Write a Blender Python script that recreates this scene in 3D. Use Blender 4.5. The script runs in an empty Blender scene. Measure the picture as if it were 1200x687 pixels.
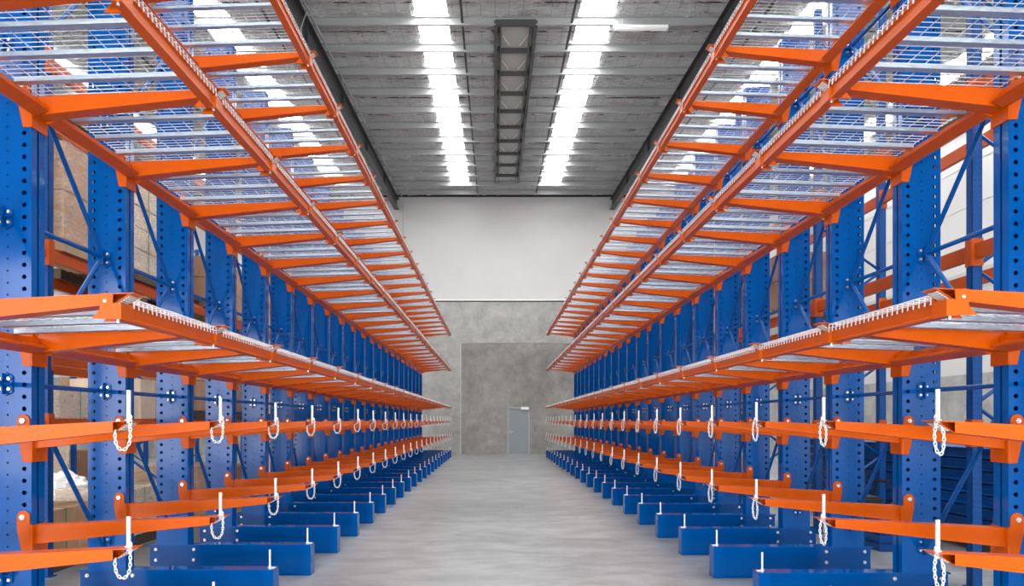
import bpy, bmesh, math, random
from math import sin, cos, pi
random.seed(7)
C = bpy.context.scene.collection
F = 884.0; CX = 580.0; CY = 493.3; CAMZ = 1.46

# ---------------------------------------------------------------- materials
def newmat(name):
    m = bpy.data.materials.new(name); m.use_nodes = True
    nt = m.node_tree; b = nt.nodes['Principled BSDF']
    return m, nt, b
def setin(b, **k):
    for n, v in k.items():
        n = n.replace('_', ' ')
        if n in b.inputs: b.inputs[n].default_value = v
def simple(name, col, rough=.5, metal=0., spec=.5, coat=0.):
    m, nt, b = newmat(name)
    setin(b, Base_Color=(*col, 1), Roughness=rough, Metallic=metal, Specular_IOR_Level=spec, Coat_Weight=coat)
    return m
def ramp(nt, fac, stops):
    r = nt.nodes.new('ShaderNodeValToRGB'); e = r.color_ramp.elements
    while len(e) < len(stops): e.new(.5)
    for i, (p, c) in enumerate(stops):
        e[i].position = p; e[i].color = (*c, 1) if len(c) == 3 else c
    nt.links.new(fac, r.inputs[0]); return r
def noise(nt, vec, scale, detail=4, rough=.55, dist=0.):
    n = nt.nodes.new('ShaderNodeTexNoise')
    n.inputs['Scale'].default_value = scale; n.inputs['Detail'].default_value = detail
    n.inputs['Roughness'].default_value = rough; n.inputs['Distortion'].default_value = dist
    if vec is not None: nt.links.new(vec, n.inputs['Vector'])
    return n
def texco(nt, which='Object', scale=None):
    t = nt.nodes.new('ShaderNodeTexCoord'); o = t.outputs[which]
    if scale:
        mp = nt.nodes.new('ShaderNodeMapping'); mp.inputs['Scale'].default_value = scale
        nt.links.new(o, mp.inputs['Vector']); o = mp.outputs[0]
    return o
def bump(nt, b, h, strength=.3, dist=.01):
    bp = nt.nodes.new('ShaderNodeBump'); bp.inputs['Strength'].default_value = strength
    bp.inputs['Distance'].default_value = dist
    nt.links.new(h, bp.inputs['Height']); nt.links.new(bp.outputs[0], b.inputs['Normal'])
def mixc(nt, fac, a, b_, mode='MIX'):
    m = nt.nodes.new('ShaderNodeMix'); m.data_type = 'RGBA'; m.blend_type = mode
    if isinstance(fac, (int, float)): m.inputs[0].default_value = fac
    else: nt.links.new(fac, m.inputs[0])
    for s, v in ((6, a), (7, b_)):
        if isinstance(v, tuple): m.inputs[s].default_value = (*v, 1)
        else: nt.links.new(v, m.inputs[s])
    return m.outputs[2]

def paint(name, col, rough, spec, vary=.06):
    m, nt, b = newmat(name)
    n = noise(nt, texco(nt), 3.5, 3)
    lo = tuple(c * (1 - vary) for c in col); hi = tuple(min(1, c * (1 + vary)) for c in col)
    r = ramp(nt, n.outputs[0], [(.3, lo), (.7, hi)])
    nt.links.new(r.outputs[0], b.inputs['Base Color'])
    setin(b, Roughness=rough, Specular_IOR_Level=spec)
    n2 = noise(nt, texco(nt), 25, 2)
    bump(nt, b, n2.outputs[0], .02, .001)
    return m
BLUE = paint('blue_paint', (.0, .078, .315), .10, .24)
BLUE2 = paint('blue_rack_paint', (.0, .060, .25), .35, .3)
ORANGE = paint('orange_paint', (.54, .080, .0), .3, .22)
ORANGE2 = paint('orange_rack_paint', (.46, .070, .004), .45, .3)
GALV = None
def galv(name, col, rough, metal=.75):
    m, nt, b = newmat(name)
    n = noise(nt, texco(nt, scale=(6, 30, 30)), 3, 4)
    r = ramp(nt, n.outputs[0], [(.3, tuple(c * .7 for c in col)), (.7, col)])
    nt.links.new(r.outputs[0], b.inputs['Base Color'])
    setin(b, Roughness=rough, Metallic=metal)
    return m
GALV = galv('galvanised_channel', (.62, .71, .80), .38)
WIRE = galv('galvanised_wire', (.88, .90, .92), .35, .5)
ZINC = galv('zinc_bolt', (.88, .88, .86), .25, .8)
STEEL = galv('bright_pin_steel', (.92, .92, .90), .3, .45)
def sticker():
    m, nt, b = newmat('sticker')
    w = nt.nodes.new('ShaderNodeTexWave'); w.wave_type = 'BANDS'; w.bands_direction = 'X'
    w.inputs['Scale'].default_value = 28; w.inputs['Distortion'].default_value = 3; w.inputs['Detail Scale'].default_value = 20
    nt.links.new(texco(nt), w.inputs['Vector'])
    r = ramp(nt, w.outputs['Fac'], [(.25, (.3, .3, .3)), (.5, (.85, .85, .83))])
    nt.links.new(r.outputs[0], b.inputs['Base Color']); setin(b, Roughness=.4)
    return m
STICK = sticker()

def concrete(name, c0, c1, c2, sc=1.0, rough=(.3, .5), stretch=None, spec=.5, bumpk=.08, lo=.60, hi=1.32, nr=.72, wd=.22):
    m, nt, b = newmat(name)
    v = texco(nt, scale=stretch)
    n1 = noise(nt, v, .35 * sc, 8, .62, .6); n2 = noise(nt, v, 2.2 * sc, 6, nr, .3)
    r1 = ramp(nt, n1.outputs[0], [(.34, c0), (.5, c1), (.66, c2)])
    r2 = ramp(nt, n2.outputs[0], [(.5 - wd, (lo,) * 3), (.5, (.5 * (lo + hi),) * 3), (.5 + wd, (hi,) * 3)])
    nt.links.new(mixc(nt, .8, r1.outputs[0], r2.outputs[0], 'MULTIPLY'), b.inputs['Base Color'])
    rr = ramp(nt, n2.outputs[0], [(.3, (rough[0],) * 3), (.7, (rough[1],) * 3)])
    nt.links.new(rr.outputs[0], b.inputs['Roughness'])
    n3 = noise(nt, v, 14 * sc, 6, .6)
    if bumpk: bump(nt, b, n3.outputs[0], bumpk, .01)
    setin(b, Specular_IOR_Level=spec)
    return m
FLOOR = concrete('polished_concrete', (.225, .236, .236), (.295, .308, .308), (.36, .373, .373), 1.1, (.33, .33), (.75, 1.15, 1.0), lo=.73, hi=1.20, bumpk=0, nr=.66, wd=.12)
WALLC = concrete('precast_concrete', (.34, .335, .32), (.40, .395, .375), (.45, .445, .43), .7, (.6, .8), None, .3, .2)
WALLD = concrete('stained_concrete', (.23, .22, .20), (.29, .277, .255), (.36, .345, .32), .9, (.55, .75), None, .3, .25)
def whitewall():
    m, nt, b = newmat('white_panel')
    n = noise(nt, texco(nt), .4, 3)
    r = ramp(nt, n.outputs[0], [(.3, (.60, .597, .585)), (.7, (.64, .637, .625))])
    nt.links.new(r.outputs[0], b.inputs['Base Color']); setin(b, Roughness=.6)
    return m
WHITE = whitewall()
def foil():
    m, nt, b = newmat('foil_insulation')
    v = texco(nt)
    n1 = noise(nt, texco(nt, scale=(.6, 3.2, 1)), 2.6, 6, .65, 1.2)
    n2 = noise(nt, v, 9, 5, .6, 1.5)
    w = nt.nodes.new('ShaderNodeTexBrick'); w.offset = 0
    w.inputs['Scale'].default_value = 1.0; w.inputs['Brick Width'].default_value = .32; w.inputs['Row Height'].default_value = .16
    w.inputs['Mortar Size'].default_value = .0045
    w.inputs['Color1'].default_value = w.inputs['Color2'].default_value = (1, 1, 1, 1); w.inputs['Mortar'].default_value = (.3, .3, .3, 1)
    nt.links.new(v, w.inputs['Vector'])
    r = ramp(nt, n1.outputs[0], [(.3, (.6, .61, .61)), (.5, (.93, .95, .95)), (.7, (1, 1, 1))])  # crease shading put into the foil colour, darker where the crinkle noise dips
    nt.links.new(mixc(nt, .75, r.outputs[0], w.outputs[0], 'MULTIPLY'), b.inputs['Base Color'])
    setin(b, Metallic=.3, Roughness=.33)
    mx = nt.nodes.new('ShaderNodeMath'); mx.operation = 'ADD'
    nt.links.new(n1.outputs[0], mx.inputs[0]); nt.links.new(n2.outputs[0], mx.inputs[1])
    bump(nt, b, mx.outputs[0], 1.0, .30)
    return m
FOIL = foil()
GREYST = simple('grey_primer_steel', (.042, .045, .046), .45)
PURLIN = simple('galvanised_purlin', (.40, .41, .41), .4, .3)
DARK = simple('dark_trim', (.02, .02, .022), .6)
VENTM = simple('vent_panel_paint', (.42, .46, .44), .45)
DOORM = simple('grey_door_paint', (.24, .26, .28), .4)
WHITEP = simple('white_plastic', (.85, .85, .84), .4)
BLACK = simple('black_plastic', (.015, .015, .017), .5)
GREEN = simple('green_strap', (.05, .33, .13), .4)
GREYP = simple('pale_grey_panel', (.5, .5, .48), .6)
def cardboard(name, c):
    m, nt, b = newmat(name)
    n = noise(nt, texco(nt), 5, 5)
    r = ramp(nt, n.outputs[0], [(.3, tuple(x * .8 for x in c)), (.7, c)])
    nt.links.new(r.outputs[0], b.inputs['Base Color']); setin(b, Roughness=.7)
    return m
CARD = cardboard('brown_cardboard', (.58, .34, .19)); CARD2 = cardboard('tan_cardboard', (.80, .65, .48)); CARD3 = cardboard('dark_cardboard', (.33, .18, .10))
WOOD = cardboard('pallet_timber', (.42, .29, .17)); WOODD = cardboard('dark_timber', (.09, .06, .045))
def film():
    m = bpy.data.materials.new('stretch_film'); m.use_nodes = True; nt = m.node_tree
    b = nt.nodes['Principled BSDF']; setin(b, Base_Color=(.85, .83, .8, 1), Roughness=.18)
    n = noise(nt, texco(nt, scale=(2, 2, 7)), 3, 5, .6, 2)
    r = ramp(nt, n.outputs[0], [(.42, (.04,) * 3), (.75, (.5,) * 3)])
    nt.links.new(r.outputs[0], b.inputs['Alpha'])
    bump(nt, b, n.outputs[0], .8, .04)
    return m
FILM = film()
def glow(name, col, s):
    m = bpy.data.materials.new(name); m.use_nodes = True; nt = m.node_tree
    for n in list(nt.nodes):
        if n.type == 'BSDF_PRINCIPLED': nt.nodes.remove(n)
    e = nt.nodes.new('ShaderNodeEmission'); e.inputs[0].default_value = (*col, 1); e.inputs[1].default_value = s
    out = [n for n in nt.nodes if n.type == 'OUTPUT_MATERIAL'][0]; nt.links.new(e.outputs[0], out.inputs[0])
    return m
SKYL = glow('daylit_rooflight', (1.0, 1.0, 1.0), 17.0)

# ---------------------------------------------------------------- mesh builder
class MB:
    def __init__(s, sx=1): s.v = []; s.f = []; s.sm = []; s.sx = sx
    def add(s, vs, fs, smooth=False):
        o = len(s.v); s.v += [(a * s.sx, b, c) for a, b, c in vs]
        for f in fs:
            f = [i + o for i in f]
            if s.sx < 0: f.reverse()
            s.f.append(f); s.sm.append(smooth)
        return s
    def box(s, x0, x1, y0, y1, z0, z1):
        x0, x1 = min(x0, x1), max(x0, x1)
        v = [(x0, y0, z0), (x1, y0, z0), (x1, y1, z0), (x0, y1, z0), (x0, y0, z1), (x1, y0, z1), (x1, y1, z1), (x0, y1, z1)]
        return s.add(v, [(0, 3, 2, 1), (4, 5, 6, 7), (0, 1, 5, 4), (1, 2, 6, 5), (2, 3, 7, 6), (3, 0, 4, 7)])
    def hexa(s, v):   # same corner order as box
        return s.add(v, [(0, 3, 2, 1), (4, 5, 6, 7), (0, 1, 5, 4), (1, 2, 6, 5), (2, 3, 7, 6), (3, 0, 4, 7)])
    def prism_xz(s, pts, y0, y1):     # pts counter-clockwise seen from -y
        n = len(pts)
        v = [(x, y0, z) for x, z in pts] + [(x, y1, z) for x, z in pts]
        f = [tuple(range(n)), tuple(range(2 * n - 1, n - 1, -1))]
        f += [((i + 1) % n, i, i + n, (i + 1) % n + n) for i in range(n)]
        return s.add(v, f)
    def tube(s, pts, r, n=8, closed=False, caps=True):
        from mathutils import Vector as V
        P = [V(p) for p in pts]; m = len(P); v = []; prev = None
        for i, p in enumerate(P):
            if closed: t = P[(i + 1) % m] - P[i - 1]
            else: t = P[min(i + 1, m - 1)] - P[max(i - 1, 0)]
            t.normalize()
            if prev is None:
                a = t.cross(V((0, 0, 1)));  a = a if a.length > .1 else t.cross(V((0, 1, 0)))
            else: a = prev - t * prev.dot(t)
            a.normalize(); prev = a; b = t.cross(a)
            for k in range(n):
                q = p + a * (r * cos(2 * pi * k / n)) + b * (r * sin(2 * pi * k / n)); v.append(tuple(q))
        f = []
        for i in range(m if closed else m - 1):
            j = (i + 1) % m
            for k in range(n):
                l = (k + 1) % n; f.append((i * n + k, i * n + l, j * n + l, j * n + k))
        s.add(v, f, n > 4)
        if caps and not closed:
            s.add(v[:n], [tuple(range(n - 1, -1, -1))]); s.add(v[-n:], [tuple(range(n))])
        return s
    def cyl(s, a, b, r, n=12): return s.tube([a, b], r, n)
    def build(s, name, mat, parent=None, bevel=0):
        me = bpy.data.meshes.new(name); me.from_pydata(s.v, [], s.f)
        me.polygons.foreach_set('use_smooth', s.sm)
        if bevel:
            bm = bmesh.new(); bm.from_mesh(me)
            bmesh.ops.remove_doubles(bm, verts=bm.verts, dist=1e-5)
            es = [e for e in bm.edges if len(e.link_faces) == 2 and e.calc_face_angle(0) > .5]
            bmesh.ops.bevel(bm, geom=es, offset=bevel, segments=2, affect='EDGES', clamp_overlap=True)
            bm.to_mesh(me); bm.free()
        me.materials.append(mat); me.update()
        o = bpy.data.objects.new(name, me); C.objects.link(o)
        if parent: o.parent = parent
        return o
def tag(o, label, cat, group=None, kind=None):
    o['label'] = label; o['category'] = cat
    if group: o['group'] = group
    if kind: o['kind'] = kind
    return o
def empty(name, loc=(0, 0, 0)):
    o = bpy.data.objects.new(name, None); C.objects.link(o); o.location = loc; o.empty_display_size = .1
    return o
def structure(name, mb, mat):
    o = mb.build(name, mat); o['kind'] = 'structure'; return o
kids = {}
def copy_tree(o, parent=None):
    c = o.copy(); C.objects.link(c)
    if parent: c.parent = parent
    for ch in kids_of(o): copy_tree(ch, c)
    return c
def kids_of(o):
    if o.name not in kids: kids[o.name] = list(o.children)
    return kids[o.name]
ORD = ['first', 'second', 'third', 'fourth', 'fifth', 'sixth', 'seventh', 'eighth', 'ninth', 'tenth', 'eleventh', 'twelfth', 'thirteenth']
def where(n, N, near='the front', far='the far end'):
    if n == 0: return 'nearest camera'
    if n == N - 1: return 'farthest away'
    return f'{ORD[n]} from front' if n <= N // 2 else f'{ORD[N - 1 - n]} from far end'

# ---------------------------------------------------------------- room
XW0, XW1, YB, YF = -13.6, 13.6, -9.0, 33.1
RS = .04
def roofz(y): return 11.45 - RS * (YF - y)
m = MB(); m.box(XW0 - .3, XW1 + .3, YB - 6, YF + .3, -.2, 0); structure('floor', m, FLOOR)
# far wall: concrete below, white panels above, doorway cut out, darker infill area
XD0, XD1, HD = .576, 1.50, 2.03
PX0, PX1, PZ = -1.50, 3.47, 4.86
HC = 6.70
m = MB(); m.box(XW0, PX0, YF, YF + .2, 0, HC); m.box(PX1, XW1, YF, YF + .2, 0, HC); m.box(PX0, PX1, YF, YF + .2, PZ, HC)
structure('wall_far', m, WALLC)
m = MB(); m.box(PX0, XD0, YF + .015, YF + .2, 0, PZ); m.box(XD1, PX1, YF + .015, YF + .2, 0, PZ); m.box(XD0, XD1, YF + .015, YF + .2, HD, PZ)
structure('wall_far_infill', m, WALLD)
m = MB(); m.box(XW0, XW1, YF + .03, YF + .2, HC, 12.4)
structure('wall_far_upper', m, WHITE)
m = MB(); m.box(XW0, XW1, YF - .02, YF + .03, HC + .03, HC + .10); structure('trim_1', m, WHITEP)
m = MB(); m.box(XW0, XW1, YF - .01, YF + .03, HC - .02, HC + .03); structure('trim_2', m, DARK)
m = MB()
for x in (-4.03, 5.05, -1.50, 3.47): 
    z0, z1 = ((HC + .12, 11.0) if x in (-4.03, 5.05) else (0, PZ))
    m.box(x - .02, x + .02, YF - .012, YF + .03, z0, z1)
structure('trim_3', m, GREYP)
for sx, nm, xw in ((-1, 'left', XW0), (1, 'right', XW1)):
    xa, xb = (xw - .2, xw) if sx < 0 else (xw, xw + .2)
    m = MB(); m.box(xa, xb, YB, YF, 0, 2.80); structure('wall_' + nm, m, WALLC)
    m = MB(); m.box(xa, xb, YB, YF, 2.80, 12.4); structure('wall_' + nm + '_upper', m, WHITE)
    m = MB()
    for z in (4.0, 5.2, 6.4, 7.6, 8.8, 10.0): m.box(xw - .012 if sx > 0 else xw - .01, xw + .01 if sx > 0 else xw + .012, YB, YF, z, z + .02)
    structure('trim_' + ('4' if sx < 0 else '5'), m, GREYP)
    m = MB(); m.box(xw - (.12 if sx > 0 else -.02), xw - (.02 if sx > 0 else -.12), YB, YF, 5.55, 5.72); structure('trim_' + ('6' if sx < 0 else '7'), m, GREYP)
# wall behind the camera with two tall open loading doorways
m = MB()
ops = [(-12.4, -8.4, 5.4), (-5.6, 5.6, 6.0), (8.2, 12.4, 5.0)]
x = XW0
for a, b, h in ops:
    m.box(x, a, YB - .2, YB, 0, 12); m.box(a, b, YB - .2, YB, h, 12); x = b
m.box(x, XW1, YB - .2, YB, 0, 12)
structure('wall_back', m, simple('dim_wall_paint', (.16, .16, .165), .7))
# ceiling of foil between the rooflights
SKY = [(-11.9, -11.15), (-6.85, -6.1), (-1.81, -1.08), (1.92, 2.71), (7.0, 7.75), (11.95, 12.7)]
edges = [XW0]
for a, b in SKY: edges += [a, b]
edges.append(XW1)
m = MB()
PS = 1.36; PY0 = YF - .75
import mathutils
from mathutils import noise as mn
for i in range(0, len(edges), 2):
    a, b = edges[i], edges[i + 1]
    nx = max(2, int((b - a) / .12)); ny = int((YF - YB) / .11)
    vs = []; fs = []
    for jy in range(ny + 1):
        y = YB + (YF - YB) * jy / ny
        ph = ((PY0 - y) / PS) % 1.0
        sag = .05 * sin(pi * ph) ** 2 - .05 * math.exp(-((ph - .45) / .04) ** 2)
        for jx in range(nx + 1):
            x = a + (b - a) * jx / nx
            n = mn.noise((x * 1.7, y * 3.5, 0)) * .05 + mn.noise((x * 5, y * 7, 3)) * .045
            rib = .025 * abs(sin(x * pi / .30))
            vs.append((x, y, roofz(y) - sag + n - rib - .02))
    for jy in range(ny):
        for jx in range(nx):
            k = jy * (nx + 1) + jx; fs.append((k, k + nx + 1, k + nx + 2, k + 1))
    m.add(vs, fs, True)
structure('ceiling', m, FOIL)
m = MB(); m.hexa([(XW0, YB, roofz(YB) + .12), (XW1, YB, roofz(YB) + .12), (XW1, YF, roofz(YF) + .12), (XW0, YF, roofz(YF) + .12),
                  (XW0, YB, roofz(YB) + .18), (XW1, YB, roofz(YB) + .18), (XW1, YF, roofz(YF) + .18), (XW0, YF, roofz(YF) + .18)])
structure('ceiling_deck', m, GREYP)
for i, (a, b) in enumerate(SKY):
    y1 = 31.3; y0 = YB + .5
    m = MB(); m.hexa([(a, y0, roofz(y0) - .05), (b, y0, roofz(y0) - .05), (b, y1, roofz(y1) - .05), (a, y1, roofz(y1) - .05),
                      (a, y0, roofz(y0) + .05), (b, y0, roofz(y0) + .05), (b, y1, roofz(y1) + .05), (a, y1, roofz(y1) + .05)])
    structure(f'window_{i + 1}', m, SKYL)
    m = MB(); m.hexa([(a, y1, roofz(y1) - .02), (b, y1, roofz(y1) - .02), (b, YF, roofz(YF) - .02), (a, YF, roofz(YF) - .02),
                      (a, y1, roofz(y1) + .05), (b, y1, roofz(y1) + .05), (b, YF, roofz(YF) + .05), (a, YF, roofz(YF) + .05)])
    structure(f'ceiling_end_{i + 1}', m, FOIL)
# purlins (C sections) and thin roof battens
tn = 8
y = PY0
while y > YB + .3:
    z = roofz(y) - .06
    m = MB(); m.box(XW0, XW1, y, y + .012, z - .19, z); m.box(XW0, XW1, y - .06, y + .012, z - .20, z - .188); m.box(XW0, XW1, y - .06, y, z - .012, z); m.box(XW0, XW1, y - .066, y - .058, z - .2, z - .175)
    structure(f'trim_{tn}', m, PURLIN); tn += 1
    ym = y - PS * .5
    m = MB(); m.cyl((XW0, ym, roofz(ym) - .06), (XW1, ym, roofz(ym) - .06), .012, 6)
    structure(f'trim_{tn}', m, DARK); tn += 1
    y -= PS
# bridging rods along the roof
for x in (-.75, 1.77, -5.2, 6.1, -9, 9.8):
    m = MB(); m.hexa([(x - .025, YB, roofz(YB) - .19), (x + .025, YB, roofz(YB) - .19), (x + .025, YF, roofz(YF) - .19), (x - .025, YF, roofz(YF) - .19),
                      (x - .025, YB, roofz(YB) - .15), (x + .025, YB, roofz(YB) - .15), (x + .025, YF, roofz(YF) - .15), (x - .025, YF, roofz(YF) - .15)])
    structure(f'trim_{tn}', m, GREYST); tn += 1
# rafters (I sections) following the roof
def rafter(xc):
    global tn
    m = MB()
    def slab(x0, x1, zb, zt):
        m.hexa([(x0, YB, zb(YB)), (x1, YB, zb(YB)), (x1, YF, zb(YF)), (x0, YF, zb(YF)), (x0, YB, zt(YB)), (x1, YB, zt(YB)), (x1, YF, zt(YF)), (x0, YF, zt(YF))])
    bot = lambda y: 10.72 - .052 * (YF - y)
    top = lambda y: roofz(y) - .27
    slab(xc - .1, xc + .1, bot, lambda y: bot(y) + .02)
    slab(xc - .1, xc + .1, lambda y: top(y) - .02, top)
    slab(xc - .008, xc + .008, bot, top)
    for y in (29, 25, 21, 17, 13, 9, 5):
        m.hexa([(xc - .09, y, bot(y)), (xc + .09, y, bot(y)), (xc + .09, y + .015, bot(y)), (xc - .09, y + .015, bot(y)),
                (xc - .09, y, top(y)), (xc + .09, y, top(y)), (xc + .09, y + .015, top(y)), (xc - .09, y + .015, top(y))])
    structure(f'trim_{tn}', m, GREYST); tn += 1
for xc in (-4.30, 5.14, -13.3, 13.3): rafter(xc)
for xc in (-4.30, 5.14):     # pale posts carrying the rafters at the far wall
    m = MB(); m.box(xc - .1, xc + .1, YF - .02, YF + .03, HC + .1, 10.7); structure(f'trim_{tn}', m, WHITE); tn += 1
m = MB(); m.box(XW0, XW1, YF - .06, YF + .03, roofz(YF) - .16, roofz(YF) - .06); structure(f'trim_{tn}', m, DARK); tn += 1
m = MB(); m.tube([(-4.08, YB, 11.28 - .05 * (YF - YB)), (-4.08, YF, 11.28)], .022, 8); structure(f'trim_{tn}', m, PURLIN); tn += 1
# door in the far wall
m = MB(); m.box(XD0 + .03, XD1 - .03, YF + .03, YF + .07, 0.005, HD - .03)
d = structure('door_1', m, DOORM)
m = MB(); m.box(XD0 - .03, XD0 + .03, YF - .01, YF + .1, 0, HD); m.box(XD1 - .03, XD1 + .03, YF - .01, YF + .1, 0, HD); m.box(XD0 - .03, XD1 + .03, YF - .01, YF + .1, HD - .03, HD + .03)
m.build('door_frame', simple('door_frame_paint', (.33, .35, .36), .4), d)
m = MB(); m.cyl((XD0 + .11, YF + .03, .98), (XD0 + .11, YF - .03, .98), .02, 10); m.box(XD0 + .09, XD0 + .24, YF - .04, YF - .025, .965, .995); m.box(XD0 + .08, XD0 + .14, YF + .015, YF + .03, .92, 1.04)
m.build('door_handle', PURLIN, d)
m = MB(); m.box(-.17, .17, -.06, 0, -.06, .06)
o = m.build('exit_light', WHITEP, None, .01); o.location = (1.31, YF - .012, HD - .02)
tag(o, 'small white box light at the top right corner of the grey door', 'light')
# roof ventilator strip: framed dark bays with grey panels and corner struts
vent = empty('roof_ventilator', (.48, 17.2, 10.5)); tag(vent, 'long grey framed ventilator strip in the roof between the two rooflights', 'ventilator')
fr = MB(); 
def vz(y): return roofz(y) - .24 - 10.5
Y0v, Y1v = 17.35, 30.4
for x0, x1 in ((-.50, -.42), (.42, .50), (-.36, -.33), (.33, .36)):
    fr.hexa([(x0, Y0v - 17.2, vz(Y0v) - .06), (x1, Y0v - 17.2, vz(Y0v) - .06), (x1, Y1v - 17.2, vz(Y1v) - .06), (x0, Y1v - 17.2, vz(Y1v) - .06),
             (x0, Y0v - 17.2, vz(Y0v) + .1), (x1, Y0v - 17.2, vz(Y0v) + .1), (x1, Y1v - 17.2, vz(Y1v) + .1), (x0, Y1v - 17.2, vz(Y1v) + .1)])
yy = Y0v; bays = []
while yy <= Y1v + .01:
    fr.box(-.46, .46, yy - 17.2 - .04, yy - 17.2 + .04, vz(yy) - .04, vz(yy) + .1); bays.append(yy); yy += (Y1v - Y0v) / 9.6
fr.build('frame', simple('vent_frame_paint', (.06, .065, .065), .5), vent)
for a, b in zip(bays[:-1], bays[1:]):
    p = MB(); p.hexa([(-.33, a - 17.16, vz(a) + .06), (.33, a - 17.16, vz(a) + .06), (.33, b - 17.24, vz(b) + .06), (-.33, b - 17.24, vz(b) + .06),
                      (-.33, a - 17.16, vz(a) + .09), (.33, a - 17.16, vz(a) + .09), (.33, b - 17.24, vz(b) + .09), (-.33, b - 17.24, vz(b) + .09)])
    pn = p.build('louvre_panel', VENTM, vent)
    q = MB()
    ym = (a + b) / 2
    for s in (-1, 1): q.cyl((s * .30, ym - 17.2 - .1, vz(ym) + .02), (s * .12, ym - 17.2 + .42, vz(ym) + .03), .012, 6)
    q.build('strut', WHITEP, pn)
# fluorescent fitting below the roof
lt = empty('batten_light', (3.3, 17.1, 10.35)); tag(lt, 'long slim fluorescent batten light under the roof, right of the rooflights', 'light')
m = MB(); m.box(-.62, .62, -.05, .05, 0, .07); m.build('housing', WHITEP, lt, .005)
m = MB(); m.cyl((-.6, -.03, -.02), (.6, -.03, -.02), .013, 8); m.cyl((-.6, .03, -.02), (.6, .03, -.02), .013, 8); m.build('tube', WHITEP, lt)
m = MB()
for xx in (-.4, .0, .4): m.cyl((xx, 0, .07), (xx, 0, .24), .006, 6)
m.build('hanger', PURLIN, lt)
m = MB(); m.tube([(8.2, 16.2, 10.4), (9.4, 16.2, 10.75), (11.2, 16.2, 10.9)], .16, 16)
tag(m.build('ventilation_duct', simple('duct_metal', (.35, .37, .37), .4, .4)), 'round grey duct under the roof at the upper right', 'duct')
m = MB(); m.tube([(0, 0, 0), (.05, -.2, -.3), (-.02, -.4, -.75), (.03, -.6, -1.1), (-.08, -.75, -1.3)], .015, 6)
o = m.build('hanging_cable', PURLIN); o.location = (-4.12, 16.5, 10.6); tag(o, 'pale loose cable hanging beside the dark left roof beam', 'cable')

# ---------------------------------------------------------------- cantilever racks
SP = 1.2; N = 23
LEV = {'lower': .86, 'upper': 1.46}
DECK = [('lowest', 2.06), ('middle', 3.55), ('top', 4.96)]
HT = 5.62; W = .295; D = .07
BZ = .293

def plate_holes(mb, y, z0, z1):
    """front web: two rows of large holes and one row of small ones between them"""
    def ring(xa, xb, za, zb, r, k=16):
        xc, zc = (xa + xb) / 2, (za + zb) / 2
        out = []
        for side in range(4):
            for t in range(4):
                u = t / 4 * 2 - 1
                p = [(u, -1), (1, u), (-u, 1), (-1, -u)][side]
                out.append((xc + p[0] * (xb - xa) / 2, zc + p[1] * (zb - za) / 2))
        inn = [(xc + r * cos(-3 * pi / 4 + 2 * pi * i / 16), zc + r * sin(-3 * pi / 4 + 2 * pi * i / 16)) for i in range(16)]
        v = [(a, y, b) for a, b in out] + [(a, y, b) for a, b in inn] + [(a, y + .008, b) for a, b in inn]
        f = []
        for i in range(16):
            j = (i + 1) % 16
            f.append((i, j, 16 + j, 16 + i)); f.append((16 + i, 16 + j, 32 + j, 32 + i))
        mb.add(v, f)
    P = .075; zs = .86 - 3.5 * P
    nrow = int((z1 - zs) / P)
    def quad(xa, xb, za, zb): mb.add([(xa, y, za), (xb, y, za), (xb, y, zb), (xa, y, zb)], [(0, 1, 2, 3)])
    for xa, xb, r, off in ((-W, -.205, .0145, 0), (-.205, -.09, .0062, .5), (-.09, 0, .0145, 0)):
        a = zs + off * P; n = int((z1 - a) / P)
        quad(xa, xb, z0, a)
        for k in range(n): ring(xa, xb, a + k * P, a + (k + 1) * P, r)
        quad(xa, xb, a + n * P, z1)

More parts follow.
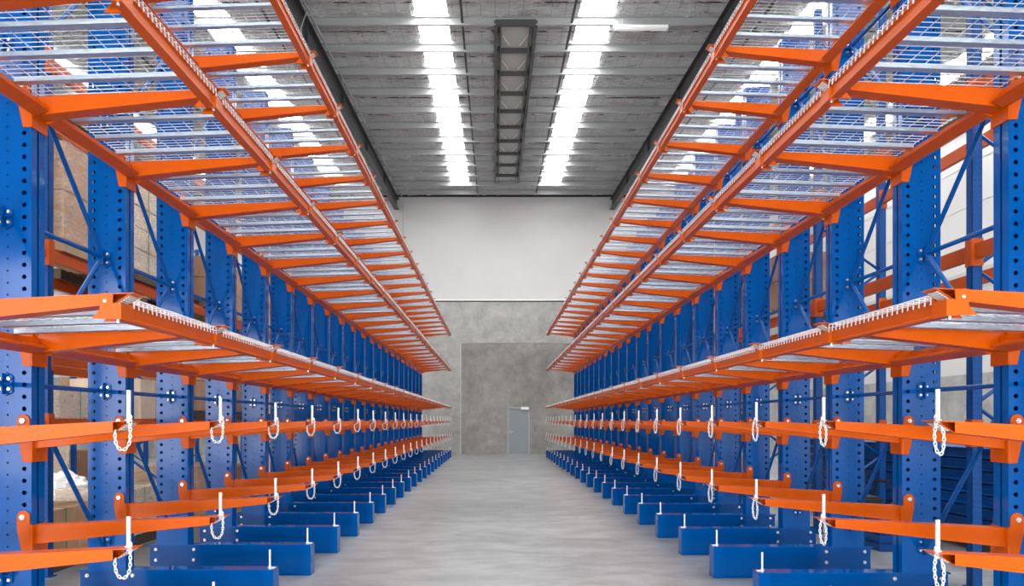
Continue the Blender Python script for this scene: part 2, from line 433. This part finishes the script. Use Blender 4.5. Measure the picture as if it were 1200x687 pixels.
def make_upright(sx, Lb):
    """local x: 0 is the column's aisle face, + towards the aisle"""
    root = empty('cantilever_upright')
    m = MB(sx); plate_holes(m, -D, BZ, HT)
    m.add([(-W, D, BZ), (0, D, BZ), (0, D, HT), (-W, D, HT)], [(3, 2, 1, 0)])
    for xa, xb, g in ((-.006, 0, -1), (-W, -W + .006, 1)):
        m.box(xa, xb, -D + .0005, -.012, BZ, HT); m.box(xa, xb, .012, D - .0005, BZ, HT)
        m.box(xa + g * .012, xb + g * .012, -.014, .014, BZ, HT)
    m.box(-W + .002, -.002, -D + .001, D - .001, HT - .003, HT)
    m.build('post', BLUE, root)
    # base beam
    x0, x1 = -.375, Lb
    hw = .075
    m = MB(sx); m.box(x0, x1, -hw, hw, BZ - .013, BZ); m.box(x0, x1, -hw, hw, 0.001, .013)
    m.box(x0 + .005, x1 - .1, -hw + .03, hw - .03, .013, BZ - .013)
    m.box(x1 - .098, x1, -hw + .001, hw - .001, .012, BZ - .012)
    b = m.build('base_beam', BLUE, root, .003)
    for bx in (.052, -.305):
        for bz in (.245, .145):
            m = MB(sx); m.cyl((bx, -hw + .029, bz), (bx, -hw + .010, bz), .016, 6); m.cyl((bx, -hw + .012, bz), (bx, -hw - .004, bz), .009, 8)
            m.build('bolt', ZINC, b)
    m = MB(sx); m.cyl((x1 - .05, 0, BZ), (x1 - .05, 0, BZ + .145), .0085, 10); m.cyl((x1 - .05, 0, BZ), (x1 - .05, 0, BZ + .012), .017, 10)
    m.box(x1 - .035, x1 - .005, -.015, .02, BZ, BZ + .006)
    m.build('base_pin', STEEL, root)
    # brace gussets with bolts
    for z in (.50, 1.69, 2.73, 3.80, 4.90):
        m = MB(sx); c = -W / 2
        m.prism_xz([(c - .045, z - .05), (c - .01, z - .075), (c + .035, z - .05), (c + .035, z + .05), (c - .01, z + .075), (c - .045, z + .05)], -D - .012, -D - .001)
        m.prism_xz([(c - .014, z - .065), (c - .004, z - .065), (c - .004, z + .065), (c - .014, z + .065)], -D - .05, -D - .01)
        m.prism_xz([(c - .05, z - .006), (c + .04, z - .006), (c + .04, z + .006), (c - .05, z + .006)], -D - .045, -D - .01)
        g = m.build('gusset', BLUE, root)
        for bz in (-.032, .032):
            m = MB(sx); m.cyl((c + .018, -D - .0125, z + bz), (c + .018, -D - .026, z + bz), .011, 6)
            m.build('bolt', ZINC, g)
            m = MB(sx); m.cyl((c - .029, -D - .0125, z + bz), (c - .029, -D - .026, z + bz), .009, 6)
            m.build('bolt', ZINC, g)
    return root

def arc(cx, cz, r, a0, a1, n):
    return [(cx + r * cos(a0 + (a1 - a0) * i / n), cz + r * sin(a0 + (a1 - a0) * i / n)) for i in range(n + 1)]
def chain_mesh(sx, path):
    m = MB(sx)
    from mathutils import Vector as V
    P = [V(p) for p in path]
    # resample
    step = .0165; pts = [P[0].copy()]; acc = 0
    for a, b in zip(P[:-1], P[1:]):
        L = (b - a).length; t = step - acc
        while t <= L: pts.append(a.lerp(b, t / L)); t += step
        acc = L - (t - step)
    for i, (a, b) in enumerate(zip(pts[:-1], pts[1:])):
        c = (a + b) / 2; t = (b - a).normalized(); s = t.cross(V((0, 1, 0))).normalized(); u = t.cross(s).normalized()
        w = s if i % 2 else u
        ring = []
        for k in range(10):
            an = 2 * pi * k / 10
            ring.append(tuple(c + t * (.0122 * cos(an)) + w * (.0066 * sin(an))))
        m.tube(ring, .0021, 5, closed=True)
    return m
def make_arm(sx, L, pinned):
    root = empty('cantilever_bracket')
    m = MB(sx)
    out = arc(-.045, 0, .040, pi, 0, 10)[::-1]    # ear, from right side over the top to the left
    cheek = [(-.005, -.258), (-.005, -.03)] + out + [(-.085, -.08), (-.046, -.258)]
    for ya, yb in ((-D - .012, -D - .003), (D + .003, D + .012)): m.prism_xz(cheek, ya, yb)
    m.box(.001, .012, -D - .012, D + .012, -.258, -.052)
    m.prism_xz([(-.005, -.258), (.001, -.258), (.001, -.045), (-.005, -.045)], -D - .012, -D - .003)
    m.prism_xz([(-.005, -.258), (.001, -.258), (.001, -.045), (-.005, -.045)], D + .003, D + .012)
    br = m.build('bracket', ORANGE, root, .0015)
    m = MB(sx)
    m.cyl((-.045, -D - .012, 0), (-.045, -D - .026, 0), .017, 6); m.cyl((-.045, -D - .02, 0), (-.045, -D - .034, 0), .009, 10)
    m.build('bolt', ZINC, br)
    # tapered box tube, open at the tip, top flange running on
    hw = .05; e = L - .055; t = .004
    zt = lambda x: -.056 + .056 * x / L
    zb = lambda x: -.174 + .126 * x / L
    m = MB(sx)
    def sl(x0, x1, y0, y1, b0, b1, t0, t1):
        m.hexa([(x0, y0, b0), (x1, y0, b1), (x1, y1, b1), (x0, y1, b0), (x0, y0, t0), (x1, y0, t1), (x1, y1, t1), (x0, y1, t0)])
    sl(.012, L + .04, -hw, hw, zt(.012) - t, zt(L + .04) - t, zt(.012), zt(L + .04))
    sl(.012, e, -hw, hw, zb(.012), zb(e), zb(.012) + t, zb(e) + t)
    sl(.012, e, -hw, -hw + t, zb(.012) + t, zb(e) + t, zt(.012) - t, zt(e) - t)
    sl(.012, e, hw - t, hw, zb(.012) + t, zb(e) + t, zt(.012) - t, zt(e) - t)
    x2 = L + .032
    m.hexa([(e, -hw, zb(e)), (e + .005, -hw, zb(e)), (e + .005, hw, zb(e)), (e, hw, zb(e)),
            (x2 - .006, -hw, zt(x2) - t), (x2, -hw, zt(x2) - t), (x2, hw, zt(x2) - t), (x2 - .006, hw, zt(x2) - t)])
    m.build('arm_tube', ORANGE, root)
    # sticker on the sloping end plate
    n_ = mathutils.Vector((-(zb(e) - zt(x2)), 0, -(x2 - e))).normalized()
    def P(u, v, o=.003):
        x = e + .005 + (x2 - e - .005) * u; z = zb(e) + (zt(x2) - t - zb(e)) * u
        return (x + abs(n_.x) * o, v, z - abs(n_.z) * o)
    m = MB(sx)
    a = [P(.18, -.036, .0), P(.18, .036, .0), P(.85, .036, .0), P(.85, -.036, .0), P(.18, -.036), P(.18, .036), P(.85, .036), P(.85, -.036)]
    m.add(a, [(4, 5, 6, 7), (0, 4, 7, 3), (1, 2, 6, 5), (0, 1, 5, 4), (3, 7, 6, 2)])
    m.build('sticker', STICK, root)
    if pinned:
        m = MB(sx); m.cyl((L - .005, 0, -.03), (L - .005, 0, .145), .0105, 12); m.cyl((L - .005, 0, 0), (L - .005, 0, .006), .018, 12)
        m.tube([(L + .005 + .012 * cos(q), -.012, .016 + .012 * sin(q)) for q in [2 * pi * i / 10 for i in range(10)]], .0025, 5, closed=True)
        pn = m.build('locking_pin', STEEL, root)
        y = -.045
        path = [(L + .012, -.02, .026), (L + .028, -.04, .012)]
        for i in range(15):
            q = i / 14; an = pi * q
            path.append((L - .010 + .038 * cos(an), -.055, -.055 - .085 * sin(an) if 1 else 0))
        if sx < 0:
            path = [(L + .004, -.02, .03), (L + .022, -.04, .015), (L + .036, -.054, -.02)] + \
               [(L + .030 + .013 * cos(pi * i / 14), -.056 - .03 * sin(pi * i / 28), -.06 - .095 * sin(pi * i / 14) ** .7) for i in range(15)] + \
               [(L + .022, -.07, -.02)]
        else: path = [(L + .010, -.015, .028), (L + .022, -.035, .018), (L + .030, -.054, -.01)] + \
               [(L - .006 + .036 * cos(pi * i / 14), -.056, -.06 - .078 * sin(pi * i / 14) ** .8) for i in range(15)] + \
               [(L - .038, -.054, -.035)]
        chain_mesh(sx, path).build('chain', STEEL, root)
    else:
        m = MB(sx)   # beam saddle at the tip
        for ya, yb in ((-hw - .008, -hw - .001), (hw + .001, hw + .008)):
            m.prism_xz([(L - .112, -.122), (L - .058, -.122), (L - .050, -.004), (L - .112, -.004)], ya, yb); m.prism_xz([(L - .150, -.122), (L - .113, -.122), (L - .113, -.078)], ya, yb)
        m.prism_xz([(L - .06, -.125), (L - .012, -.125), (L - .012, -.05), (L - .06, -.05)], -hw - .008, hw + .008)
        sd = m.build('beam_saddle', ORANGE, root)
        m = MB(sx); m.cyl((L - .085, -hw - .007, -.04), (L - .085, -hw - .016, -.04), .008, 8)
        m.build('bolt', ZINC, sd)
        m = MB(sx); m.cyl((L - .035, -hw + .01, -.125), (L - .035, -hw + .01, -.14), .008, 8); m.build('bolt', ZINC, sd)
    return root

g2 = .053      # half gap left for the arm at each end of a bay
def make_beam(sx, L, front):
    a, b = g2 + .006, SP - g2 - .016
    m = MB(sx)
    if front:
        x1 = L - .018; x0 = x1 - .06
        pr = [(x0, -.122), (x1, -.122), (x1, -.112), (x1 - .012, -.107), (x1 - .012, -.052), (x1, -.046), (x1, -.030), (x0, -.030)]
    else:
        x0 = .016; x1 = .105
        pr = [(x0, -.182), (x0 + .02, -.182), (x1, -.150), (x1, -.140), (x0 + .035, -.120), (x0 + .035, -.085), (x0, -.085)]
    m.prism_xz(pr, a, b)
    o = m.build('deck_beam', ORANGE); o['kind'] = 'thing'; return o
def make_deck(sx, L):
    root = empty('mesh_deck')
    zt = lambda x: -.052 + .038 * x / L       # mesh plane
    xs0, xs1 = .03, L - .012
    m = MB(sx); r = .0027
    a, b = .062, SP - .062
    n = 23
    for i in range(n):
        y = a + (b - a) * i / (n - 1)
        m.tube([(xs0, y, zt(xs0)), (xs1 - .01, y, zt(xs1) + .001)], r, 4); m.tube([(xs1 - .03, y, zt(xs1) + .001), (xs1, y, zt(xs1) + .001), (xs1 + .004, y, zt(xs1) - .045)], .0036, 5)
    x = xs0 + .02
    while x < xs1: m.tube([(x, a, zt(x) - .004), (x, b, zt(x) - .004)], r, 4); x += .1
    m.tube([(xs1 + .004, a, zt(xs1) + .001), (xs1 + .004, b, zt(xs1) + .001)], r, 4)
    m.tube([(xs1 + .007, a, zt(xs1) - .024), (xs1 + .007, b, zt(xs1) - .024)], r, 4)
    m.build('wire_mesh', WIRE, root)
    for k in (.25, .5, .75):
        y = SP * k; w = .026; x0, x1 = .055, L - .08
        m = MB(sx)
        def hx(y0, y1, d0, d1, e0=x0, e1=x1):
            m.hexa([(e0, y0, zt(e0) - d1), (e1, y0, zt(e1) - d1), (e1, y1, zt(e1) - d1), (e0, y1, zt(e0) - d1),
                    (e0, y0, zt(e0) - d0), (e1, y0, zt(e1) - d0), (e1, y1, zt(e1) - d0), (e0, y1, zt(e0) - d0)])
        hx(y - w, y + w, .030, .033); hx(y - w, y - w + .003, .008, .031); hx(y + w - .003, y + w, .008, .031)
        m.box(x0 - .025, x0, y - w, y + w, zt(x0) - .012, zt(x0) - .009) if False else None
        hx(y - w, y + w, .008, .033, x0 - .002, x0)
        m.build('support_channel', GALV, root)
    return root
def make_brace(sx):
    root = empty('sway_brace'); c = -W / 2; y0 = D + .018; y1 = SP - D - .068
    def seg(name, za, zb, r):
        m = MB(sx)
        m.tube([(c, y0, za), (c, y1, zb)], r, 10); m.box(c - .014, c + .014, D + .001, y0 + .02, za - .03, za + .03)
        m.build(name, BLUE, root)
    for za, zb in ((1.69, .50), (1.69, 2.73), (3.80, 2.73), (3.80, 4.90)): seg('diagonal_tube', za, zb, .017)
    for z in (1.69, 2.73, 4.90): seg('horizontal_tube', z, z, .017)
    return root

for side, sx, XF, XT, ZO in (('left', 1, -2.896, -1.735, 2.986), ('right', -1, 3.127, 2.027, 2.885)):
    L = abs(XF - XT)
    Y = [SP * (ZO + n) for n in range(N)]
    def spread(proto, ys, z, name, label, cat, group, N_, first=0):
        for n, y in enumerate(ys):
            o = proto if n == 0 and first == 0 else copy_tree(proto)
            o.location = (XF, y, z); tag(o, label(n), cat, group)
            o.name = name
    up = make_upright(sx, L)
    for n, y in enumerate(Y):
        o = up if n == 0 else copy_tree(up)
        o.location = (XF, y, 0)
        w = 'carrying the nearest arms, just outside the picture' if n == 0 else where(n - 1, N - 1, 'the front', 'the far end')
        tag(o, f'blue perforated upright on floor base, {side} rack, {w}', 'rack upright', f'uprights of the {side} rack')
    arm = make_arm(sx, L, True)
    k = 0
    for lv, z in LEV.items():
        for n, y in enumerate(Y):
            o = arm if k == 0 else copy_tree(arm); k += 1
            o.location = (XF, y, z)
            tag(o, f'orange arm with pin and chain, {lv} row of {side} rack, {where(n, N)}', 'rack arm', f'{lv} pinned arms of the {side} rack')
    darm = make_arm(sx, L, False); k = 0
    for dn, z in DECK:
        for n, y in enumerate(Y):
            o = darm if k == 0 else copy_tree(darm); k += 1
            o.location = (XF, y, z)
            tag(o, f'orange arm under the {dn} mesh deck of {side} rack, {where(n, N)}', 'rack arm', f'arms under the {dn} deck of the {side} rack')
    fb = make_beam(sx, L, True); bb = make_beam(sx, L, False); dk = make_deck(sx, L); k = 0
    for dn, z in DECK:
        for n, y in enumerate(Y[:-1]):
            for pr, wd in ((fb, 'aisle-side'), (bb, 'column-side')):
                o = pr if k == 0 else copy_tree(pr)
                o.location = (XF, y, z)
                tag(o, f'orange {wd} edge beam, {dn} deck of {side} rack, {where(n, N - 1)}', 'beam', f'{wd} beams of the {dn} deck, {side} rack')
            o = dk if k == 0 else copy_tree(dk); k += 1
            o.location = (XF, y, z)
            tag(o, f'galvanised wire mesh deck panel, {dn} deck of {side} rack, {where(n, N - 1)}', 'deck panel', f'mesh panels of the {dn} deck, {side} rack')
    sb = make_brace(sx)
    for n, y in enumerate(Y[:-1]):
        o = sb if n == 0 else copy_tree(sb)
        o.location = (XF, y, 0)
        tag(o, f'blue tube bracing between two uprights of {side} rack, bay {where(n, N - 1)}', 'brace', f'bracing of the {side} rack')

# ---------------------------------------------------------------- pallet racking behind
def frame(x0, x1, H, label, group, loc):
    r = empty('pallet_rack_upright', loc)
    tag(r, label, 'rack frame', group)
    for x in (x0, x1):
        m = MB(); m.box(x - .045, x + .045, -.05, -.046, 0, H); m.box(x - .045, x - .041, -.05, .03, 0, H); m.box(x + .041, x + .045, -.05, .03, 0, H)
        m.box(x - .045, x - .025, .026, .03, 0, H); m.box(x + .025, x + .045, .026, .03, 0, H); m.box(x - .07, x + .07, -.07, .05, 0, .008)
        p = m.build('post', BLUE2, r)
        m = MB(); z = .15
        while z < H - .1:
            m.box(x - .028, x - .018, -.0508, -.0498, z, z + .014); m.box(x + .018, x + .028, -.0508, -.0498, z, z + .014); z += .05
        m.build('slot_row', DARK, p)
    z = .4; s = 0
    while z + .6 < H:
        m = MB(); a, b = (x0, x1) if s % 2 == 0 else (x1, x0)
        m.tube([(a, -.01, z), (b, -.01, z + .6)], .018, 4); m.build('brace', BLUE2, r); z += .6; s += 1
    m = MB(); m.tube([(x0, -.01, .2), (x1, -.01, .2)], .018, 4); m.build('brace', BLUE2, r)
    return r
def rbeam(x, y0, y1, z, label, group, out):
    m = MB(); s = 1
    m.prism_xz([(-.025, -.13), (.025, -.13), (.025, -.04 if s > 0 else 0), (.02 if s > 0 else .025, -.03 if s > 0 else 0), (.005 if s > 0 else .0, -.03 if s > 0 else 0), (.005 if s > 0 else 0, 0), (-.025, 0)], .035, y1 - y0 - .055)
    r = m.build('pallet_beam', ORANGE2); r.location = (x, y0, z); tag(r, label, 'beam', group, 'thing')
    S = y1 - y0
    o_ = -out
    m = MB(); m.box(o_ * .0475, o_ * .054, -.008, .034, -.19, .05)
    m.build('end_connector', ORANGE2, r)
    m = MB(); m.box(o_ * .0475, o_ * .054, S - .058, S - .012, -.19, .05); m.box(-o_ * .05, o_ * .0475, S - .058, S - .053, -.19, .05)
    m.build('end_connector', ORANGE2, r)
    return r
def load(x, y, z, wx, wy, h, label, mat=CARD, filmed=True, rows=2, strap=True, pal=True, group=None):
    zb = z + .003
    if pal:
        m = MB()
        for xx in (-wx / 2, -.05, wx / 2 - .1): m.box(xx, xx + .1, -wy / 2, wy / 2, .0, .10)
        for i in range(6):
            yy = -wy / 2 + (wy - .09) * i / 5; m.box(-wx / 2, wx / 2, yy, yy + .09, .10, .12)
        p = m.build('timber_pallet', WOOD if random.random() < .5 else WOODD); p.location = (x, y, z)
        tag(p, 'timber pallet under the ' + ' '.join(label.split()[:9]), 'pallet', 'timber pallets in the racking')
        zb = z + .121
    r = empty('carton_stack', (x, y, zb)); tag(r, label, 'cartons', group)
    nx = 2; ny = 2
    for k in range(rows):
        for i in range(nx):
            for j in range(ny):
                g = .004; jx = random.uniform(-.006, .006)
                x0 = -wx / 2 + wx / nx * i + g + jx; y0 = -wy / 2 + wy / ny * j + g
                m = MB(); m.box(x0, x0 + wx / nx - 2 * g, y0, y0 + wy / ny - 2 * g, h / rows * k + .001, h / rows * (k + 1) - .003)
                c = m.build('carton', mat, r, .006)
                m = MB(); m.box(x0 - .001, x0 + wx / nx - 2 * g + .001, y0 + wy / ny / 2 - .03, y0 + wy / ny / 2 + .02, h / rows * (k + 1) - .0035, h / rows * (k + 1) - .002)
                m.build('tape', CARD2, c)
    if strap:
        m = MB()
        for yy in (-wy * .22, wy * .22):
            m.box(-wx / 2 - .008, -wx / 2 - .005, yy, yy + .016, 0, h + .003); m.box(wx / 2 + .005, wx / 2 + .008, yy, yy + .016, 0, h + .003); m.box(-wx / 2 - .008, wx / 2 + .008, yy, yy + .016, h, h + .003)
        for xx in (-wx * .2, wx * .2):
            m.box(xx, xx + .016, -wy / 2 - .008, -wy / 2 - .005, 0, h + .003)
        m.build('strap', GREEN, r)
    if filmed:
        m = MB(); e = .012; nn = 10
        vs = []; fs = []
        ring = [(-wx / 2 - e, -wy / 2 - e), (0, -wy / 2 - e * 1.6), (wx / 2 + e, -wy / 2 - e), (wx / 2 + e * 1.6, 0), (wx / 2 + e, wy / 2 + e), (0, wy / 2 + e * 1.6), (-wx / 2 - e, wy / 2 + e), (-wx / 2 - e * 1.6, 0)]
        for k in range(nn + 1):
            for a, b in ring:
                q = 1 + random.uniform(0, .012); vs.append((a * q, b * q, h * k / nn + .0))
        for k in range(nn):
            for i in range(8): fs.append((k * 8 + i, k * 8 + (i + 1) % 8, (k + 1) * 8 + (i + 1) % 8, (k + 1) * 8 + i))
        fs.append(tuple(range(nn * 8, nn * 8 + 8)))
        m.add(vs, fs); m.build('stretch_film', FILM, r)
    return r

def pallet_row(tagn, x0, x1, ys, levels, H, extra=None):
    for i, y in enumerate(ys):
        frame(0, x1 - x0, H, f'blue slotted pallet rack frame, {tagn}, {where(i, len(ys))}', f'pallet rack frames, {tagn}', (x0, y, 0))
    for i, (a, b) in enumerate(zip(ys[:-1], ys[1:])):
        for z, ln in levels + ((extra if extra and i < 1 else [])):
            for x, nm, st in ((x0, 'near-side', 1 if x1 > x0 else -1), (x1, 'far-side', -1 if x1 > x0 else 1)):
                rbeam(x, a, b, z, f'orange {ln} {nm} pallet beam, {tagn}, bay {where(i, len(ys) - 1)}', f'pallet beams, {tagn}', st)
YL = [3.87 + 3.2 * i for i in range(9)]
YR = [3.42 + 3.2 * i for i in range(9)]
pallet_row('left racking', -4.2, -5.05, YL, [(1.48, 'first level'), (3.1, 'second level'), (4.9, 'third level')], 6.8)
for x, nm, st in ((-4.2, 'near-side', -1), (-5.05, 'far-side', 1)):
    rbeam(x, YL[1], YL[2], 2.12, f'orange extra low {nm} shelf beam, left racking, second bay', 'extra shelf beams of the left racking', st)
pallet_row('right racking', 4.2, 5.02, YR, [(1.42, 'first level'), (3.0, 'second level'), (4.4, 'third level')], 6.8)
YO = [9 + 3.2 * i for i in range(7)]
pallet_row('outer left racking', -8.6, -9.45, YO, [(1.5, 'first level'), (3.1, 'second level'), (4.9, 'third level')], 6.4)
A = -4.63
LG = 'wrapped loads on the left racking'
load(A, 7.85, 3.1, .95, 1.15, .95, 'tall film-wrapped brown cartons high on left racking, nearest in view', CARD, True, 2, False, group=LG)
load(A, 9.30, 3.1, .95, 1.2, 1.0, 'pale film-wrapped carton stack with green straps high on left racking', CARD2, True, 4, True, group=LG)
load(A, 11.4, 3.1, .95, 1.1, .62, 'dark brown cartons on second level behind third upright gap', CARD3, False, 2, False, group=LG)
load(A, 12.8, 3.1, .9, 1.0, .5, 'low brown cartons on second level of left racking', CARD, False, 2, False, group=LG)
load(A, 14.8, 3.1, .9, 1.1, 1.1, 'plain brown carton stack on second level, farther along left racking', CARD, False, 3, False, group=LG)
load(A, 7.9, 1.48, .85, 1.2, .28, 'low wrapped parcel with green straps on first level, left racking', CARD2, True, 1, True, False, group=LG)
load(A, 9.35, 1.48, .85, .8, .48, 'large tan carton stack on first level, left racking', CARD2, False, 1, False, False, group=LG)
load(A, 11.2, 1.48, .9, 1.3, .85, 'rust-brown carton stack on first level, left racking', CARD, False, 2, False, group=LG)
load(A, 12.65, 1.48, .9, 1.1, .8, 'grey-brown film-wrapped stack on first level, left racking', CARD3, True, 2, False, group=LG)
load(A, 15.2, 1.48, .9, 1.1, .8, 'tan cartons on first level, deep in left racking', CARD2, False, 2, False, group=LG)
load(A, 7.65, 0, .8, 1.0, .48, 'brown carton block with green straps on floor, left racking', CARD, False, 1, True, group=LG)
load(A, 9.2, 0, .9, 1.0, .55, 'tan floor-level cartons on timber pallet, left racking', CARD2, True, 2, True, group=LG)
load(A, 11.2, 0, .9, 1.2, .7, 'brown wrapped cartons on the floor behind left uprights', CARD, True, 2, False, group=LG)
load(A, 12.65, 0, .9, 1.2, .6, 'dark cartons on the floor farther along left racking', CARD3, False, 2, False, group=LG)
load(A, 5.4, 3.1, .95, 1.1, .9, 'brown cartons on second level at near end of left racking', CARD, True, 2, False, group=LG)
for i, (yy, zz, hh, mt) in enumerate([(10.5, 0, .8, CARD2), (13.1, 0, .6, CARD), (14.6, 0, .9, CARD2), (16.8, 0, .7, CARD3), (10.6, 1.5, .9, CARD), (13.8, 1.5, .7, CARD2), (17.0, 1.5, .8, CARD), (10.6, 3.1, .9, CARD2), (14.0, 3.1, .9, CARD), (17.2, 3.1, .8, CARD)]):
    load(-9.02, yy, zz, .95, 1.1, hh, f'{["tan","brown","tall tan","dark","reddish","wide tan","russet","high tan","high brown","distant high"][i]} carton stack on the outer left racking', mt, i % 2 == 0, 2, False, group='loads on the outer left racking')
for i, (yy, zz, hh, mt) in enumerate([(11.5, 3.0, .8, CARD3), (14.6, 3.0, .9, CARD), (17.6, 3.0, .8, CARD3), (15.0, 1.42, .8, CARD), (18.0, 1.42, .8, CARD2), (14.8, 0, .7, CARD2), (18.0, 0, .8, CARD)]):
    load(4.61, yy, zz, .9, 1.1, hh, f'{["dark","brown","deep brown","low brown","pale","floor-level tan","floor-level brown"][i]} carton stack on the right racking', mt, False, 2, False, group='loads on the right racking')

# stacked blue beams behind the right racking
g = 0
for k in range(8):
    for j in range(3):
        m = MB(); w_, h_ = .24, .115
        m.prism_xz([(-w_ / 2, 0), (w_ / 2, 0), (w_ / 2, .012), (w_ / 2 - .03, .02), (w_ / 2 - .03, h_ - .02), (w_ / 2, h_ - .012), (w_ / 2, h_), (-w_ / 2, h_), (-w_ / 2, h_ - .012), (-w_ / 2 + .03, h_ - .02), (-w_ / 2 + .03, .02), (-w_ / 2, .012)], 0, 6.5)
        o = m.build('steel_beam', BLUE2); o['kind'] = 'thing'; o.location = (5.45 + .3 * j + random.uniform(-.015, .015), 6.4 + random.uniform(-.12, .12), .12 + k * .132)
        tag(o, f'long blue steel beam, {ORD[k]} layer up in the right floor stack, {["aisle-side","middle","wall-side"][j]} pile', 'steel beam', 'blue beams stacked on the floor at right')
    for y in (7.0, 9.6, 12.3):
        m = MB(); m.box(-.13, .73, -.04, .04, 0, .0165 if k else .12); o = m.build('timber_bearer', WOOD); o.location = (5.45, y, (.12 + k * .132 - .0167) if k else 0)
        tag(o, f'thin timber bearer below layer {ORD[k]} of the stacked blue beams', 'timber', 'bearers in the blue beam stack')
# a bundle of short blue beams
for j in range(4):
    m = MB(); m.box(-.22, .22, -.2, .2, 0, .09); o = m.build('beam_bundle', BLUE2, None, .01); o.location = (4.5, 8.6, .0 + .095 * j)
    tag(o, f'short blue steel block, {ORD[j]} from the floor, behind right uprights', 'steel block', 'short blue blocks in a pile')
# office chair
ch = empty('office_chair', (4.55, 9.5, 0)); tag(ch, 'black office chair behind the blue uprights at right', 'chair')
m = MB(); m.box(-.24, .24, -.24, .24, .44, .52); m.build('seat', BLACK, ch, .03)
m = MB()
pts = [(-.20, .55), (.20, .55), (.24, .75), (.20, 1.0), (.1, 1.06), (-.1, 1.06), (-.20, 1.0), (-.24, .75)]
m.prism_xz(pts, .22, .27); m.build('backrest', BLACK, ch, .015)
for s in (-1, 1):
    m = MB(); m.tube([(s * .26, .1, .48), (s * .30, .1, .70), (s * .30, -.2, .71)], .018, 8); m.build('armrest', BLACK, ch)
m = MB(); m.cyl((0, 0, .1), (0, 0, .45), .03, 12); m.build('gas_post', BLACK, ch)
for k in range(5):
    a = 2 * pi * k / 5; m = MB(); m.tube([(0, 0, .12), (.28 * cos(a), .28 * sin(a), .075)], .02, 8); lg = m.build('leg', BLACK, ch)
    m = MB(); m.tube([(.28 * cos(a), .28 * sin(a) - .02, .03), (.28 * cos(a), .28 * sin(a) + .02, .03)], .03, 12); m.build('castor', BLACK, lg)
# crumpled plastic on the floor behind the left rack
def crumple(loc, r, h, label):
    m = MB(); n1, n2 = 18, 10; vs = []; fs = []
    for i in range(n2 + 1):
        ph = pi / 2 * i / n2
        for j in range(n1):
            th = 2 * pi * j / n1; k = 1 + .35 * mn.noise((cos(th) * 2 + loc[0], sin(th) * 2, ph * 3 + loc[1]))
            vs.append((r * cos(ph) * cos(th) * k, r * cos(ph) * sin(th) * k, max(0, h * sin(ph) * k)))
    for i in range(n2):
        for j in range(n1): fs.append((i * n1 + j, i * n1 + (j + 1) % n1, (i + 1) * n1 + (j + 1) % n1, (i + 1) * n1 + j))
    m.add(vs, fs); o = m.build('crumpled_plastic', WHITEP); o.location = loc; tag(o, label, 'plastic wrap')
crumple((-6.6, 11.6, 0), .55, .62, 'heap of crumpled white plastic on the floor behind left rack')
crumple((-6.3, 13.4, 0), .4, .45, 'smaller crumpled white plastic pile farther behind left rack')

# ---------------------------------------------------------------- light, world, camera
w = bpy.data.worlds.new('World'); bpy.context.scene.world = w; w.use_nodes = True
bg = w.node_tree.nodes['Background']; bg.inputs[0].default_value = (.93, .92, 1.0, 1); bg.inputs[1].default_value = 3.0
def area(name, loc, rot, sx_, sy_, power, col=(1, 1, 1)):
    l = bpy.data.lights.new(name, 'AREA'); l.shape = 'RECTANGLE'; l.size = sx_; l.size_y = sy_; l.energy = power; l.color = col
    o = bpy.data.objects.new(name, l); C.objects.link(o); o.location = loc; o.rotation_euler = rot; return o
area('doorway_daylight', (0, YB - .1, 3.0), (math.radians(90), 0, 0), 11, 5.9, 420)
# added fill lamp outside the middle doorway, aimed up to brighten the roof
area('added_roof_fill', (0, YB - 1.1, 1.0), (math.radians(128), 0, 0), 11, 2.0, 2300, (.97, 1, .98))
area('side_doorway_daylight', (-10.4, YB - .1, 2.7), (math.radians(90), 0, 0), 3.9, 5.3, 520, (.95, .93, 1))
cam = bpy.data.cameras.new('Camera'); co = bpy.data.objects.new('Camera', cam); C.objects.link(co)
co.location = (0, 0, CAMZ); co.rotation_euler = (math.radians(90), 0, 0)
cam.sensor_width = 36; cam.lens = F / 1200 * 36; cam.shift_x = (600 - CX) / 1200; cam.shift_y = (CY - 343.5) / 1200
cam.clip_start = .05; cam.clip_end = 200
S = bpy.context.scene; S.camera = co
S.view_settings.view_transform = 'Standard'; S.view_settings.look = 'None'; S.view_settings.exposure = 0; S.view_settings.gamma = 1
S.view_settings.use_curve_mapping = False
S.cycles.max_bounces = 8; S.cycles.diffuse_bounces = 4; S.cycles.glossy_bounces = 4; S.cycles.transparent_max_bounces = 12
S.cycles.sample_clamp_indirect = 6
